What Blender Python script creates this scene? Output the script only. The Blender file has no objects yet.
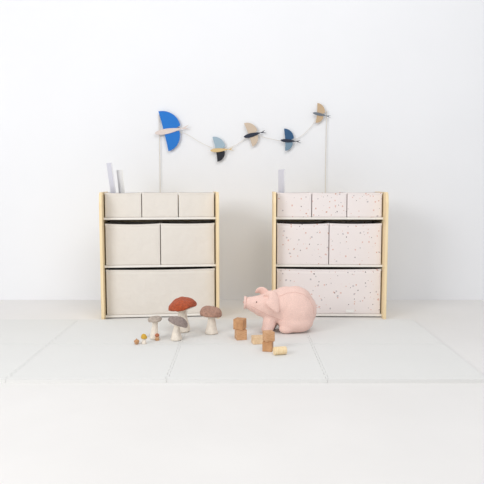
import bpy, bmesh, math, random
from mathutils import Vector, Matrix, Euler, noise
from mathutils.bvhtree import BVHTree
random.seed(4)
S = bpy.context.scene
COL = S.collection
S.view_settings.view_transform = 'Standard'

# ------------------------------------------------------------------ helpers
def lin(c):
    return tuple(((v/255)/12.92 if v/255 <= .04045 else ((v/255+.055)/1.055)**2.4) for v in c)

def mat(name, rgb, rough=.8, var=.04, scale=40, bump=0., bscale=200, dist=.002, sheen=0.):
    m = bpy.data.materials.new(name); m.use_nodes = True
    nt = m.node_tree; b = nt.nodes['Principled BSDF']
    c = lin(rgb)
    tc = nt.nodes.new('ShaderNodeTexCoord')
    n = nt.nodes.new('ShaderNodeTexNoise'); n.inputs['Scale'].default_value = scale
    n.inputs['Detail'].default_value = 4
    nt.links.new(tc.outputs['Object'], n.inputs['Vector'])
    r = nt.nodes.new('ShaderNodeValToRGB')
    r.color_ramp.elements[0].position = .3; r.color_ramp.elements[1].position = .7
    r.color_ramp.elements[0].color = (*[max(0, v*(1-var*2)) for v in c], 1)
    r.color_ramp.elements[1].color = (*[min(1, v*(1+var)) for v in c], 1)
    nt.links.new(n.outputs['Fac'], r.inputs['Fac'])
    nt.links.new(r.outputs['Color'], b.inputs['Base Color'])
    b.inputs['Roughness'].default_value = rough
    if sheen: b.inputs['Sheen Weight'].default_value = sheen
    if bump:
        n2 = nt.nodes.new('ShaderNodeTexNoise'); n2.inputs['Scale'].default_value = bscale
        nt.links.new(tc.outputs['Object'], n2.inputs['Vector'])
        bp = nt.nodes.new('ShaderNodeBump'); bp.inputs['Strength'].default_value = bump
        bp.inputs['Distance'].default_value = dist
        nt.links.new(n2.outputs['Fac'], bp.inputs['Height'])
        nt.links.new(bp.outputs['Normal'], b.inputs['Normal'])
    return m

def wood(name, a, b_, scale=(60, 60, 6), rough=.55):
    m = bpy.data.materials.new(name); m.use_nodes = True
    nt = m.node_tree; b = nt.nodes['Principled BSDF']
    tc = nt.nodes.new('ShaderNodeTexCoord'); mp = nt.nodes.new('ShaderNodeMapping')
    mp.inputs['Scale'].default_value = scale
    n = nt.nodes.new('ShaderNodeTexNoise'); n.inputs['Scale'].default_value = 1.5; n.inputs['Detail'].default_value = 5
    r = nt.nodes.new('ShaderNodeValToRGB')
    r.color_ramp.elements[0].position = .35; r.color_ramp.elements[1].position = .65
    r.color_ramp.elements[0].color = (*lin(a), 1); r.color_ramp.elements[1].color = (*lin(b_), 1)
    nt.links.new(tc.outputs['Object'], mp.inputs['Vector']); nt.links.new(mp.outputs['Vector'], n.inputs['Vector'])
    nt.links.new(n.outputs['Fac'], r.inputs['Fac']); nt.links.new(r.outputs['Color'], b.inputs['Base Color'])
    b.inputs['Roughness'].default_value = rough
    return m

def terrazzo(name, base, cells):
    """printed canvas: small scattered chips; print runs round the corners (u = x + y, v = z)"""
    m = bpy.data.materials.new(name); m.use_nodes = True
    nt = m.node_tree; L = nt.links.new; b = nt.nodes['Principled BSDF']
    def math_(op, a, c_=None):
        n = nt.nodes.new('ShaderNodeMath'); n.operation = op
        for k_, v in enumerate((a, c_)):
            if v is None: continue
            if isinstance(v, (int, float)): n.inputs[k_].default_value = v
            else: L(v, n.inputs[k_])
        return n.outputs[0]
    tc = nt.nodes.new('ShaderNodeTexCoord'); oi = nt.nodes.new('ShaderNodeObjectInfo')
    sx = nt.nodes.new('ShaderNodeSeparateXYZ'); L(tc.outputs['Object'], sx.inputs[0])
    uu = math_('ADD', math_('ADD', sx.outputs[0], sx.outputs[1]), math_('MULTIPLY', oi.outputs['Random'], 7.3))
    vv = math_('ADD', sx.outputs[2], math_('MULTIPLY', oi.outputs['Random'], 3.1))
    cb = nt.nodes.new('ShaderNodeCombineXYZ'); L(uu, cb.inputs[0]); L(vv, cb.inputs[1])
    nz = nt.nodes.new('ShaderNodeTexNoise'); nz.inputs['Scale'].default_value = 90
    L(cb.outputs[0], nz.inputs['Vector'])
    prev = None
    for i, (rgb, sc, th, keep) in enumerate(cells):
        mp = nt.nodes.new('ShaderNodeMapping'); mp.inputs['Location'].default_value = (1.37*i, 2.11*i, 0)
        mp.inputs['Rotation'].default_value = (0, 0, .7*i)
        v = nt.nodes.new('ShaderNodeTexVoronoi'); v.voronoi_dimensions = '2D'; v.inputs['Scale'].default_value = sc
        L(cb.outputs[0], mp.inputs['Vector']); L(mp.outputs['Vector'], v.inputs['Vector'])
        sc_ = nt.nodes.new('ShaderNodeSeparateColor'); L(v.outputs['Color'], sc_.inputs[0])
        size = math_('MULTIPLY', math_('MULTIPLY', math_('ADD', math_('MULTIPLY', sc_.outputs[1], 1.2), .3), th), math_('ADD', math_('MULTIPLY', nz.outputs['Fac'], 2.2), -.1))
        hit = math_('LESS_THAN', v.outputs['Distance'], size)
        ok = math_('LESS_THAN', sc_.outputs[0], keep)
        both = math_('MULTIPLY', hit, ok)
        mx = nt.nodes.new('ShaderNodeMix'); mx.data_type = 'RGBA'
        L(both, mx.inputs[0])
        if prev is None: mx.inputs[6].default_value = (*lin(base), 1)
        else: L(prev, mx.inputs[6])
        mx.inputs[7].default_value = (*lin(rgb), 1)
        prev = mx.outputs[2]
    L(prev, b.inputs['Base Color']); b.inputs['Roughness'].default_value = .9
    return m

def link(o, parent=None, **props):
    COL.objects.link(o)
    if parent is not None: o.parent = parent
    for k, v in props.items(): o[k] = v
    return o

def obj_from_bm(bm, name, m, parent=None, loc=(0, 0, 0), rot=(0, 0, 0), smooth=False, **props):
    me = bpy.data.meshes.new(name)
    bmesh.ops.recalc_face_normals(bm, faces=bm.faces)
    bm.to_mesh(me); bm.free()
    if smooth:
        for p in me.polygons: p.use_smooth = True
    if m: me.materials.append(m)
    o = bpy.data.objects.new(name, me); o.location = loc; o.rotation_euler = rot
    return link(o, parent, **props)

def bake(o):
    dg = bpy.context.evaluated_depsgraph_get()
    dg.update()
    me = bpy.data.meshes.new_from_object(o.evaluated_get(dg))
    o.modifiers.clear(); o.data = me

def empty(name, loc, rot=(0, 0, 0), **props):
    e = bpy.data.objects.new(name, None); e.empty_display_size = .05
    e.location = loc; e.rotation_euler = rot
    return link(e, None, **props)

def bm_box(sx, sy, sz, bev=.002, segs=2, z0=True):
    bm = bmesh.new(); bmesh.ops.create_cube(bm, size=1)
    for v in bm.verts:
        v.co.x *= sx; v.co.y *= sy; v.co.z = (v.co.z+(.5 if z0 else 0))*sz
    if bev: bmesh.ops.bevel(bm, geom=list(bm.edges), offset=bev, segments=segs, affect='EDGES', profile=.5)
    return bm

def lathe(profile, n=40, wob=0., seed=0):
    rnd = random.Random(seed)
    ph = [rnd.uniform(0, 6.28) for _ in range(3)]
    bm = bmesh.new(); rings = []
    for (r, z) in profile:
        if r < 1e-6: rings.append([bm.verts.new((0, 0, z))]); continue
        ring = []
        for i in range(n):
            a = 2*math.pi*i/n
            k = 1+wob*(math.sin(2*a+ph[0])+.6*math.sin(3*a+ph[1])+.4*math.sin(5*a+ph[2]))
            ring.append(bm.verts.new((r*k*math.cos(a), r*k*math.sin(a), z*(1+wob*.5*math.sin(2*a+ph[1])))))
        rings.append(ring)
    for a, b in zip(rings, rings[1:]):
        for i in range(n):
            j = (i+1) % n
            if len(a) == 1 and len(b) == 1: continue
            if len(a) == 1: bm.faces.new((a[0], b[i], b[j]))
            elif len(b) == 1: bm.faces.new((a[i], a[j], b[0]))
            else: bm.faces.new((a[i], a[j], b[j], b[i]))
    return bm

def plate(pts, th, name, m, parent, loc=(0, 0, 0), rot=(0, 0, 0), **props):
    """flat cut-out in the XZ plane, thickness th along Y"""
    bm = bmesh.new()
    vs = [bm.verts.new((x, -th/2, z)) for x, z in pts]
    f = bm.faces.new(vs)
    r = bmesh.ops.extrude_face_region(bm, geom=[f])
    for v in [g for g in r['geom'] if isinstance(g, bmesh.types.BMVert)]: v.co.y = th/2
    return obj_from_bm(bm, name, m, parent, loc, rot, **props)

def tube(pts, r, name, m, parent=None, **props):
    cu = bpy.data.curves.new(name, 'CURVE'); cu.dimensions = '3D'; cu.bevel_depth = r; cu.bevel_resolution = 3
    sp = cu.splines.new('BEZIER'); sp.bezier_points.add(len(pts)-1)
    for bp_, p in zip(sp.bezier_points, pts):
        bp_.co = p; bp_.handle_left_type = bp_.handle_right_type = 'AUTO'
    cu.use_fill_caps = True
    tmp = bpy.data.objects.new(name, cu); COL.objects.link(tmp)
    dg = bpy.context.evaluated_depsgraph_get(); dg.update()
    me = bpy.data.meshes.new_from_object(tmp.evaluated_get(dg))
    bpy.data.objects.remove(tmp)
    me.materials.clear(); me.materials.append(m)
    for p in me.polygons: p.use_smooth = True
    o = bpy.data.objects.new(name, me)
    return link(o, parent, **props)

# ------------------------------------------------------------------ materials
M_wall = mat('wall_paint', (239, 240, 243), .9, .006, 2.0, .05, 90)
M_floor = mat('pale_floor', (230, 228, 226), .45, .012, 3, .03, 60)
M_mat = mat('foam_mat', (225, 225, 223), .8, .004, 5, .12, 500, .001)
M_ply = wood('birch_ply', (240, 222, 184), (248, 233, 200), (40, 40, 4))
M_plyedge = wood('birch_ply_edge', (236, 212, 168), (245, 226, 188), (120, 120, 3))
M_white = mat('white_laminate', (236, 232, 226), .6, .01, 10)
M_cream = mat('cream_canvas', (225, 219, 211), .95, .008, 8, .6, 14, .013)
M_creamtag = mat('white_tag', (240, 238, 235), .6, .01, 10)
M_terr = terrazzo('terrazzo_canvas', (234, 226, 224), [
    ((220, 184, 174), 24, .085, .5),
    ((124, 112, 114), 20, .050, .5),
    ((192, 184, 186), 22, .078, .5),
    ((206, 160, 142), 18, .052, .5)])
M_binshade = mat('bin_inside_shade', (140, 131, 123), .95, .03, 30)  # shade of the gaps above the bins, painted onto their inner faces
M_string = mat('cotton_string', (222, 216, 206), .9, .02, 100)
M_pig = mat('pink_linen', (238, 204, 193), 1., .05, 220, .6, 380, .0025, .15)
M_pigd = mat('pink_linen_seam', (218, 178, 166), 1., .03, 120, .5, 420, .002)
M_eye = mat('dark_thread', (90, 66, 60), .8)
M_felt = {
 'rust': mat('rust_felt', (184, 84, 46), 1., .14, 90, 1., 160, .008, .1),
 'grey': mat('grey_brown_felt', (158, 142, 136), 1., .12, 90, 1., 160, .008, .1),
 'beige': mat('beige_felt', (186, 172, 160), 1., .11, 90, 1., 160, .008, .1),
 'brown': mat('rosy_brown_felt', (178, 138, 120), 1., .12, 90, 1., 160, .008, .1),
 'mustard': mat('mustard_felt', (206, 164, 66), 1., .05, 60, .6, 300, .002),
 'stem': mat('wool_white_felt', (236, 226, 213), 1., .05, 60, .8, 200, .004, .1),
}
M_redwood = mat('terracotta_paint', (176, 104, 70), .6, .03, 60)
M_block = [wood('beech_block', (190, 142, 100), (214, 170, 130), (30, 30, 120)),
           wood('maple_block', (216, 184, 144), (232, 204, 168), (100, 30, 30)),
           wood('oiled_block', (176, 126, 84), (202, 154, 110), (30, 120, 30)),
           wood('pale_block', (230, 202, 154), (242, 220, 182), (8, 90, 90))]
def paper(n, c): return mat(n, c, .85, .01, 30)
P = {k: paper(k+'_card', c) for k, c in dict(
    azure=(34, 118, 204), blush=(222, 208, 202), sand=(218, 190, 140), black=(38, 40, 48),
    mist=(160, 182, 196), beige=(206, 188, 168), navy=(44, 50, 66), slate=(52, 90, 128), greyblue=(120, 146, 166),
    lilac=(216, 216, 226), ivory=(246, 245, 243), stone=(240, 239, 236), tan=(196, 170, 138), grey=(110, 118, 128)).items()}

# ------------------------------------------------------------------ setting
def slab(name, size, loc, m):
    bm = bm_box(*size, bev=0)
    o = obj_from_bm(bm, name, m, None, loc); o['kind'] = 'structure'; return o
WY = 3.83
slab('floor', (9, 8, .1), (0, WY-4+.1, -.1), M_floor)
slab('wall_back', (9, .1, 2.9), (0, WY+.05, 0), M_wall)

# interlocking foam tiles (jigsaw edges where two tiles meet)
T, D = .604, .505
MZ = .014
def jig(a, b, tabs, amp=.010):
    """dovetail line from a to b"""
    a = Vector(a); b = Vector(b); d = b-a; L = d.length; d /= L; nrm = Vector((-d.y, d.x))
    if not tabs: return [a]
    pts = [a]; per = L/tabs
    for i in range(tabs):
        s = i*per
        for fx, fy in ((.28, -.5), (.23, .5), (.77, .5), (.72, -.5)):
            pts.append(a+d*(s+per*fx)+nrm*(amp*(fy)))
    return pts
for r in range(2):
    for c in range(4):
        x0 = -1.491+T*c; y0 = 2.19+D*r
        c00, c10, c11, c01 = (x0, y0), (x0+T, y0), (x0+T, y0+D), (x0, y0+D)
        pts = jig(c00, c10, 13 if r == 1 else 0)
        pts += jig(c10, c11, 11 if c < 3 else 0)
        top = jig(c01, c11, 13 if r == 0 else 0)
        pts += [Vector(c11)] + top[:0:-1]
        left = jig(c00, c01, 11 if c > 0 else 0)
        pts += [Vector(c01)] + left[:0:-1]
        cx, cy = x0+T/2, y0+D/2
        bm = bmesh.new()
        g = .00065
        vs = []
        for p in pts:
            ux, uy = p.x-cx, p.y-cy
            ux -= math.copysign(g, ux); uy -= math.copysign(g, uy)
            vs.append(bm.verts.new((ux, uy, 0)))
        f = bm.faces.new(vs)
        q = bmesh.ops.extrude_face_region(bm, geom=[f])
        for v in [w_ for w_ in q['geom'] if isinstance(w_, bmesh.types.BMVert)]: v.co.z = MZ
        obj_from_bm(bm, 'floor_mat', M_mat, None, (cx, cy, .0), label='pale off-white foam play mat tile with jigsaw edges on the floor',
                    category='play mat', group='foam play mat tiles')

# ------------------------------------------------------------------ cabinets
DEP = .32; H = .701; TH = .015
def cabinet(cx, cy, rz, style, inset, W):
    m_bin = M_cream if style == 'cream' else M_terr
    word = 'plain cream canvas' if style == 'cream' else 'off-white canvas with terrazzo speckles'
    e = empty('storage_shelf', (cx, cy, 0), (0, 0, rz),
              label='birch plywood toy storage shelf holding six %s bins' % ('cream' if style == 'cream' else 'speckled'),
              category='toy storage shelf')
    for s in (-1, 1):
        bm = bmesh.new()
        prof = [(0, 0), (DEP, 0), (DEP, H), (.03, H), (.012, H-.012), (0, H-.06)]
        vs = [bm.verts.new((-TH/2, y, z)) for y, z in prof]
        f = bm.faces.new(vs)
        g = bmesh.ops.extrude_face_region(bm, geom=[f])
        for v in [q for q in g['geom'] if isinstance(q, bmesh.types.BMVert)]: v.co.x = TH/2
        bmesh.ops.bevel(bm, geom=list(bm.edges), offset=.0015, segments=2, affect='EDGES')
        obj_from_bm(bm, 'side_panel', M_plyedge, e, (s*(W/2-TH/2), 0, 0))
    iw = W-2*TH
    tiers = [(.006, .265, 1, .030+inset), (.284, .242, 2, .038+inset), (.549, .147, 3, .044+inset)]
    for (z, h, n, yf) in tiers:
        d0 = yf-.008; d1 = DEP-.012
        bm = bm_box(iw, d1-d0, .012, .0015)
        obj_from_bm(bm, 'shelf', M_white, e, (0, (d0+d1)/2, z))
    bm = bm_box(iw, .008, H-.03, .001)
    obj_from_bm(bm, 'back_panel', M_ply, e, (0, DEP-.006, .01))
    M = Matrix.Translation((cx, cy, 0)) @ Matrix.Rotation(rz, 4, 'Z')
    for (z, h, n, yf) in tiers:
        bw = (iw-.010)/n-.004
        for i in range(n):
            rnd = random.Random(n*10+i+(0 if style == 'cream' else 50))
            lx = -(iw-.010)/2+(iw-.010)/n*(i+.5)
            d = DEP-yf-.022
            hh = h-.012
            b = empty('storage_bin', M @ Vector((lx, yf, z+.0125)), (0, 0, rz),
                      label='%s %s bin in the shelf' % ({1: 'wide', 2: 'medium', 3: 'small'}[n], word),
                      category='storage bin', group='%s storage bins' % style)
            sag = rnd.uniform(.002, .005); bul = rnd.uniform(.001, .003); sk = rnd.uniform(-.5, .5)
            def deform(v, bw=bw, hh=hh, d=d, sag=sag, bul=bul, sk=sk, off=0):
                cx_ = math.cos(math.pi*max(-.5, min(.5, v.co.x/bw)))
                zz = (v.co.z+off)/hh
                v.co.z -= sag*cx_*max(0, zz)**2*(1+sk*v.co.x/bw)
                if v.co.y < -d/2+.01: v.co.y -= bul*cx_*math.sin(math.pi*min(1, max(0, zz*.9)))-.0012*zz
            bm = bm_box(bw, d, hh, 0)
            bmesh.ops.subdivide_edges(bm, edges=list(bm.edges), cuts=9, use_grid_fill=True)
            bm.normal_update()
            top = [f for f in bm.faces if f.normal.z > .9]
            bmesh.ops.delete(bm, geom=top, context='FACES')
            for v in bm.verts: deform(v)
            o = obj_from_bm(bm, 'bin_body', m_bin, b, (0, d/2, 0), smooth=True)
            o.data.materials.append(M_binshade)
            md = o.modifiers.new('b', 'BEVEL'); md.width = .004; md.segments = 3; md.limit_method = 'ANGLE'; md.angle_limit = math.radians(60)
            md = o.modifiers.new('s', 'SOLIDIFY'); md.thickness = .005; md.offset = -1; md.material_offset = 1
            bake(o)
            bm = bmesh.new()
            hw, hd, t, hz = bw/2+.0008, d/2+.0008, .0065, .010
            o1 = [(-hw, -hd), (hw, -hd), (hw, hd), (-hw, hd)]
            i1 = [(x*(hw-t)/hw, y*(hd-t)/hd) for x, y in o1]
            ring = [[bm.verts.new((x, y, zz)) for x, y in pp] for pp, zz in ((o1, 0), (o1, hz), (i1, hz), (i1, 0))]
            for a in range(4):
                for j in range(4):
                    p, q = ring[a], ring[(a+1) % 4]
                    bm.faces.new((p[j], p[(j+1) % 4], q[(j+1) % 4], q[j]))
            ed = [q for q in bm.edges if q.calc_length() > .05]
            bmesh.ops.subdivide_edges(bm, edges=ed, cuts=9, use_grid_fill=True)
            for v in bm.verts: deform(v, off=hh-hz+.001)
            obj_from_bm(bm, 'hem', m_bin, b, (0, d/2, hh-hz+.001))
            if n == 1:
                bm = bm_box(.045, .003, .018, .001)
                obj_from_bm(bm, 'label_tag', M_creamtag, b, (.12, -.004, .008), label='small white tag')
    return M
ML = cabinet(-.446, 3.252, math.radians(6), 'cream', .034, .645)
MR = cabinet(.484, 3.268, math.radians(-1.5), 'terr', .026, .625)

# ------------------------------------------------------------------ books in top bins
def book(M, lx, ly, z, w, d, h, ang, yaw, cover, label):
    p = M @ Vector((lx, ly, z))
    e = empty('book', p, (0, math.radians(ang), math.radians(yaw)), label=label, category='book')
    bm = bm_box(w-.004, d-.004, h-.006, .0005); obj_from_bm(bm, 'pages', P['ivory'], e, (0, -.001, .003))
    for s in (-1, 1):
        bm = bm_box(.002, d, h, .0006); obj_from_bm(bm, 'cover', cover, e, (s*(w/2-.001), 0, 0))
    bm = bm_box(w, .002, h, .0006); obj_from_bm(bm, 'spine', cover, e, (0, d/2, 0))
book(ML, -.252, .19, .580, .008, .07, .285, -7, 32, P['lilac'], 'thin lilac grey magazine leaning in the cream bin')
book(ML, -.208, .19, .580, .008, .07, .245, -5, 34, P['stone'], 'thin off-white magazine leaning in the cream bin')
book(MR, -.262, .18, .578, .009, .07, .25, 0, 22, P['lilac'], 'slim pale magazine standing in the speckled bin')

# ------------------------------------------------------------------ garland
GY = WY-.022
def bird(x, z, s, tilt, cu, cb, cl, label, uw=1.0, uh=1.4, lw=.85, lh=1.15, ur=0, lr=0, x0=-.4, fat=1.):
    e = empty('paper_bird', (x, GY, z), (0, math.radians(tilt), 0), label=label, category='bird decoration',
              group='bird garland cut-outs')
    n = 20; top = []; bot = []
    for i in range(n+1):
        t = i/n; xx = -1+1.8*t
        w = (.13*math.sin(math.pi*t**.7)**.85 + .015*t)*fat
        top.append((xx*s, (w+.06*t)*s)); bot.append((xx*s, (-w*1.1+.06*t)*s))
    body = [(-1.35*s, -.03*s)]+bot+[(1.42*s, -.08*s), (1.08*s, .065*s), (1.36*s, .24*s)]+top[::-1]
    plate(body, .003, 'body', P[cb], e, (0, -.0035, 0))
    def wing(w, h, sg, rot):
        pts = [(0, .0), (-.03*w, h*.5), (-.08*w, h)]
        for i in range(1, 17):
            a = math.pi/2*(1-i/16)
            pts.append((-.08*w+1.08*w*math.cos(a), .22+(h-.22)*math.sin(a) if i < 16 else .22))
        pts += [(.8*w, .14), (.62*w, .0)]
        c, s_ = math.cos(math.radians(rot)), math.sin(math.radians(rot))
        return [((x0+px*c-pz*s_)*s, sg*(px*s_+pz*c)*s) for px, pz in pts]
    plate(wing(uw, uh, 1, ur), .002, 'wing', P[cu], e, (0, 0, 0))
    plate(wing(lw, lh, -1, lr), .002, 'wing', P[cl], e, (0, -.0002, 0))
bird(-.455, 1.075, .094, -8, 'azure', 'blush', 'azure', 'bright blue winged paper bird with pale body on string', uw=1.15, uh=1.4, lw=1.0, lh=1.3, ur=3, lr=-8, x0=-.36, fat=1.25)
bird(-.138, .957, .062, -2, 'mist', 'sand', 'black', 'small paper bird with sand body and black wing', ur=10, lr=-8, fat=1.35)
bird(.069, 1.052, .060, -12, 'beige', 'navy', 'beige', 'beige winged paper bird with dark navy body', ur=8, lr=-8, fat=1.5)
bird(.294, 1.014, .054, 6, 'slate', 'navy', 'greyblue', 'slate blue winged paper bird with dark body', ur=10, lr=-8, fat=1.3)
bird(.488, 1.177, .048, 14, 'tan', 'grey', 'tan', 'small tan winged paper bird near the string end', ur=10, lr=-8, fat=1.3)
yy = GY+.008
st = [(-.52, 1.18), (-.50, 1.12), (-.452, 1.085), (-.36, 1.062), (-.25, 1.0), (-.138, .962), (-.05, .985),
      (.069, 1.05), (.17, 1.03), (.294, 1.015), (.37, 1.045), (.43, 1.10), (.488, 1.178), (.53, 1.20)]
g = empty('garland_string', (0, yy, 0), label='thin cotton string holding paper birds along the wall', category='string')
tube([(a, 0, c) for a, c in st], .0014, 'string', M_string, g)
tube([(-.52, 0, 1.18), (-.518, 0, .9), (-.52, 0, .45), (-.52, 0, .002)], .0026, 'loose_end', M_string, g)
tube([(.53, 0, 1.20), (.528, 0, .9), (.53, 0, .45), (.53, 0, .002)], .0024, 'loose_end', M_string, g)
for x, z in ((-.52, 1.18), (.53, 1.20)):
    bm = lathe([(0, 0), (.004, 0), (.004, .012), (.003, .020), (0, .021)], 16)
    obj_from_bm(bm, 'wall_pin', M_white, g, (x, .0138, z), (math.radians(90), 0, 0), smooth=True)

# ------------------------------------------------------------------ mushrooms
def rough_up(bm, amp, freq, seed):
    for v in bm.verts:
        n_ = noise.noise_vector(v.co*freq+Vector((seed*3.1, 0, 0)))
        v.co += n_*amp
def mushroom(x, y, h, cr, ch, r1, r2, col, label, tilt=(0, 0), flat=1., seed=0, lean=0., z=MZ, rot=(0, 0, 0)):
    e = empty('felt_mushroom', (x, y, z), rot, label=label, category='toy mushroom')
    hs = h-ch*.8
    prof = [(0, 0), (r2*.8, 0), (r2*1.04, hs*.03), (r2*1.08, hs*.08), (r2*.98, hs*.2), (r1+(r2-r1)*.58, hs*.36), (r1+(r2-r1)*.25, hs*.55), (r1*1.0, hs*.78), (r1*1.05, hs*1.0), (0, hs*1.0+ch*.1)]
    bm = lathe(prof, 32, .05, seed)
    for v in bm.verts:
        v.co.x += lean*(v.co.z/hs)**1.5 + .0022*math.sin(v.co.z/hs*5+seed)*min(1, v.co.z/.02)
        v.co.y += .002*math.sin(v.co.z/hs*4+seed*2)*min(1, v.co.z/.02)
    obj_from_bm(bm, 'stem', M_felt['stem'], e, smooth=True)
    cap = [(0, ch*.02), (cr*.55, 0), (cr*.86, -ch*.05), (cr*.97, 0)]
    n = 12
    for i in range(n+1):
        a = math.pi/2*i/n
        cap.append((cr*math.cos(a)**flat if i < n else 0, ch*(.1+.9*math.sin(a)**1.1)))
    bm = lathe(cap, 56, .045, seed+5)
    rough_up(bm, cr*.15, .9/cr, seed); rough_up(bm, cr*.045, 4/cr, seed)
    T_ = (math.radians(tilt[0]), math.radians(tilt[1]), 0)
    obj_from_bm(bm, 'cap', M_felt[col], e, (lean, 0, hs), T_, smooth=True)
    bm = lathe([(0, -.10*ch), (r1*1.2, -.13*ch), (cr*.6, -.15*ch), (cr*.82, -.13*ch), (cr*.86, 0), (0, .002)], 40, .03, seed+5)
    obj_from_bm(bm, 'gills', M_felt['stem'], e, (lean, 0, hs-.0005), T_, smooth=True)
mushroom(-.293, 2.925, .158, .071, .040, .020, .031, 'rust', 'tall felt mushroom with rust red cap', (2, -8), .7, 1)
mushroom(-.309, 2.765, .106, .046, .033, .015, .025, 'grey', 'felt mushroom with tilted grey brown cap', (-2, 16), .8, 2, .006)
mushroom(-.412, 2.785, .106, .034, .020, .012, .020, 'beige', 'slim felt mushroom with flat beige cap', (3, 0), .8, 3)
mushroom(-.149, 2.885, .126, .053, .040, .017, .028, 'brown', 'felt mushroom with rosy brown rounded cap', (2, 4), .8, 4, -.003)
mushroom(-.450, 2.70, .042, .015, .020, .009, .011, 'mustard', 'tiny felt mushroom with mustard yellow cap', (0, 0), .8, 5)
e = empty('toy_peg', (-.398, 2.76, MZ), label='tiny wooden peg with terracotta painted top', category='wooden toy')
obj_from_bm(lathe([(0, 0), (.010, 0), (.011, .003), (.008, .013), (.007, .019), (0, .019)], 24), 'peg_body', M_block[0], e, smooth=True)
obj_from_bm(lathe([(0, .018), (.007, .018), (.011, .022), (.010, .028), (.005, .032), (0, .033)], 24), 'peg_top', M_redwood, e, smooth=True)
e = empty('toy_acorn', (-.482, 2.69, MZ), (0, 0, 0), label='tiny tan wooden acorn standing on the mat', category='wooden toy')
obj_from_bm(lathe([(0, 0), (.004, .0), (.010, .005), (.011, .011), (.011, .013), (0, .013)], 24), 'nut', M_block[0], e, smooth=True)
obj_from_bm(lathe([(0, .0125), (.0125, .0125), (.0125, .016), (.008, .021), (.002, .023), (.002, .027), (0, .027)], 24), 'acorn_cap', M_block[2], e, smooth=True)

# ------------------------------------------------------------------ blocks
def block(name, sx, sy, sz, x, y, z, rz, m, label, cat='wooden block'):
    bm = bm_box(sx, sy, sz, .0025, 3)
    obj_from_bm(bm, name, m, None, (x, y, z), (0, 0, math.radians(rz)), label=label, category=cat)
b = .049
block('wooden_block', b, b, b, -.006, 2.785, MZ, 14, M_block[0], 'beech wooden cube under another cube')
block('wooden_block', b, b, b, -.010, 2.785, MZ+b+.0005, -22, M_block[2], 'oiled wooden cube stacked on another cube')
b = .043
block('wooden_block', b, b, b, .114, 2.585, MZ, -12, M_block[2], 'oiled brown wooden cube under another cube')
block('wooden_block', b, b, b, .117, 2.587, MZ+b+.0005, 18, M_block[0], 'beech wooden cube balanced on a brown cube')
block('wooden_block', .060, .044, .034, .076, 2.71, MZ, 10, M_block[1], 'pale maple rectangular block lying on the mat')
bm = lathe([(0, 0), (.015, 0), (.0175, .0025), (.0175, .0535), (.015, .056), (0, .056)], 32)
obj_from_bm(bm, 'wooden_cylinder', M_block[3], None, (.136, 2.515, MZ+.0176), (0, math.radians(90), math.radians(14)), smooth=False,
            label='pale wooden cylinder block lying on its side', category='wooden block')

# ------------------------------------------------------------------ pig
pig = empty('plush_pig', (.191, 2.935, MZ), label='pink linen plush pig slumped on the play mat', category='stuffed toy')
u = .0049
blobs = [ # (x, y, z) centre, (rx, ry, rz), rotY deg  in px units
    ((15, 0, 22), (21.5, 17, 22), 0),
    ((15, 0, 28), (18.5, 15, 18.5), 10),
    ((6, 0, 28), (18, 14.5, 18), -15),
    ((-2, 0, 26), (17, 14.5, 17), -15),
    ((-9, -1, 26), (15, 13.5, 14.5), -8),
    ((-17, -1, 26.8), (13, 11.6, 11.8), -5),
    ((-24, -1, 28.2), (10.3, 9.2, 8.8), -5),
    ((-30.5, -1, 29.3), (7, 7.3, 6.9), -5),
    ((-12, -7, 10), (6.6, 6.4, 11), 8),
    ((-14, -8.5, 4.4), (6.2, 5.3, 4.4), 0),
    ((-8, 8, 10), (6.5, 6, 12), 10),
    ((-9, 9, 4.2), (6, 5, 4.2), 0),
    ((15, -5, 11), (18, 11.5, 11), 0),
    ((6, -9.5, 5.0), (8.5, 5.6, 5.0), -3),
    ((15, 5, 11), (18, 11.5, 11), 0),
    ((7, 10, 5), (9, 5.2, 5), -5),
]
bm = bmesh.new()
for c, r, a in blobs:
    Mx = Matrix.Translation(Vector(c)*u) @ Matrix.Rotation(math.radians(a), 4, 'Y') @ Matrix.Diagonal((r[0]*u, r[1]*u, r[2]*u, 1))
    bmesh.ops.create_icosphere(bm, subdivisions=4, radius=1, matrix=Mx)
po = obj_from_bm(bm, 'body', M_pig, pig, smooth=True)
md = po.modifiers.new('r', 'REMESH'); md.mode = 'VOXEL'; md.voxel_size = .003; md.use_smooth_shade = True
md = po.modifiers.new('s', 'SMOOTH'); md.iterations = 40; md.factor = .5
bake(po)
nrm = [v.normal.copy() for v in po.data.vertices]
for v, n0 in zip(po.data.vertices, nrm):
    k = min(1, max(0, v.co.z)/.03)
    a = noise.noise(v.co*20)
    q = Vector((v.co.x*60, v.co.y*18, v.co.z*26))
    ridge = 1-abs(noise.noise(q))*2.2
    zone = math.exp(-((v.co.x/u+5)/9)**2)+.6*math.exp(-((v.co.z/u-11)/6)**2)
    v.co += n0*(a*.003+max(0, ridge)*.0011*zone)*k
po.data.update()
def ear(path, widths, nrm, cup=1.6):
    """pointed floppy ear: centre line path, half widths, flat against direction nrm"""
    bm = bmesh.new(); rows = []; nrm = Vector(nrm).normalized(); k = len(path)
    for i, (p, w) in enumerate(zip(path, widths)):
        p = Vector(p)*u
        t = (Vector(path[min(k-1, i+1)])-Vector(path[max(0, i-1)])).normalized()
        s = t.cross(nrm).normalized(); n2 = s.cross(t).normalized()
        row = []
        for j in range(7):
            q = -1+2*j/6
            row.append(bm.verts.new(p+s*w*u*q+n2*(q*q*cup*u*w/6)))
        rows.append(row)
    for a, b_ in zip(rows, rows[1:]):
        for j in range(6): bm.faces.new((a[j], a[j+1], b_[j+1], b_[j]))
    o = obj_from_bm(bm, 'ear', M_pig, pig, smooth=True)
    md = o.modifiers.new('s', 'SOLIDIFY'); md.thickness = .007; md.offset = 0
    md = o.modifiers.new('b', 'SUBSURF'); md.levels = 2
    bake(o)
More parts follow.
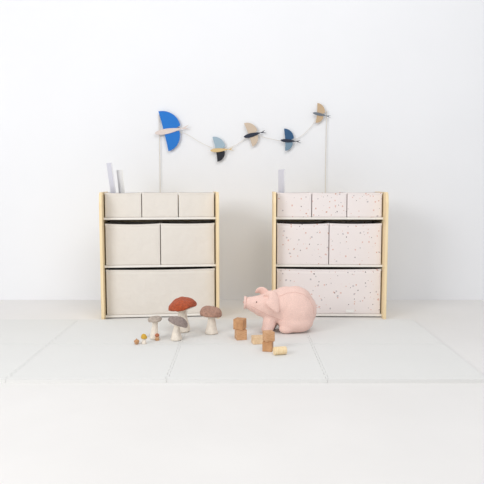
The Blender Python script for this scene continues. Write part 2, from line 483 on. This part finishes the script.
ear([(-13.5, -6, 36), (-12, -10.5, 39), (-10, -14, 37.5), (-7.5, -16.3, 32.5), (-5, -17, 27), (-3.5, -17, 22.5)], [6, 8, 8.4, 7, 4.2, .5], (-.3, 1, -.2))
ear([(-15, 5, 34), (-16.5, 7, 38), (-19, 8.5, 40.5), (-22.5, 9.5, 40.5), (-25.5, 10, 38)], [6, 6, 5, 3, .5], (.2, 1, .5))
bm = lathe([(0, 0), (.027, 0), (.032, .004), (.032, .009), (.029, .013), (0, .0135)], 36)
sn = obj_from_bm(bm, 'snout', M_pig, pig, (-34.4*u, -1*u, 29.8*u), (0, math.radians(-87), 0), smooth=True)
def dot(name, loc, r, m):
    bm = bmesh.new(); bmesh.ops.create_uvsphere(bm, u_segments=16, v_segments=10, radius=r)
    obj_from_bm(bm, name, m, pig, loc, smooth=True)
dot('eye', (-24.5*u, -9.5*u, 32*u), .0032, M_eye)
dot('eye', (-24.5*u, 7.5*u, 32*u), .0032, M_eye)
dot('nostril', (-37.3*u, -2.9*u, 30.2*u), .0028, M_pigd)
dot('nostril', (-37.3*u, .9*u, 30.2*u), .0028, M_pigd)
tp = [(34.8*u+.010*math.sin(t*2.1), -.004+.010*math.cos(t*2.1), 24*u+.004*t) for t in [i*.5 for i in range(9)]]
tube(tp, .003, 'tail', M_pig, pig)
bvh = BVHTree.FromPolygons([v.co.copy() for v in po.data.vertices], [tuple(p.vertices) for p in po.data.polygons])
def seam(ctrl, side):
    pts = []
    for (a, b_) in zip(ctrl, ctrl[1:]):
        for i in range(5):
            t = i/5
            x = (a[0]+(b_[0]-a[0])*t)*u; z = (a[1]+(b_[1]-a[1])*t)*u
            h = bvh.ray_cast(Vector((x, side*.5, z)), Vector((0, -side, 0)))
            if h[0] is not None: pts.append(h[0]+h[1]*.0002)
    if len(pts) > 2: tube(pts, .001, 'seam', M_pigd, pig)
for sd in (-1, 1):
    seam([(-2, 38), (6, 41), (14, 42), (22, 40), (28, 35), (32, 27), (33, 18)], sd)
    seam([(-30, 27.5), (-25, 25.5), (-18, 22), (-11, 18.5), (-4, 16), (2, 13)], sd)

# ------------------------------------------------------------------ light
w = bpy.data.worlds.new('studio_world'); S.world = w; w.use_nodes = True
bg = w.node_tree.nodes['Background']; bg.inputs[0].default_value = (.985, .99, 1, 1); bg.inputs[1].default_value = .60
def area(name, loc, target, sx, sy, e, c):
    l = bpy.data.lights.new(name, 'AREA'); l.shape = 'RECTANGLE'; l.size = sx; l.size_y = sy; l.energy = e; l.color = c
    o = bpy.data.objects.new(name, l); o.location = loc
    o.rotation_euler = (Vector(target)-Vector(loc)).to_track_quat('-Z', 'Y').to_euler()
    COL.objects.link(o)
area('window_light', (-2.6, -.1, 2.0), (0, 3.2, .4), 1.7, 1.6, 70, (1, .992, .98))
area('top_fill', (.7, .8, 3.2), (.2, 3.2, .2), 1.8, 1.8, 38, (1, 1, 1))  # added fill from above, lifts the floor and contact shadows; no lamp there

# ------------------------------------------------------------------ camera
cd = bpy.data.cameras.new('camera'); cam = bpy.data.objects.new('camera', cd); COL.objects.link(cam)
cd.sensor_width = 36; cd.lens = 36*600/484
cam.location = (0, 0, .74); cam.rotation_euler = (math.radians(90-5.43), 0, 0)
S.camera = cam
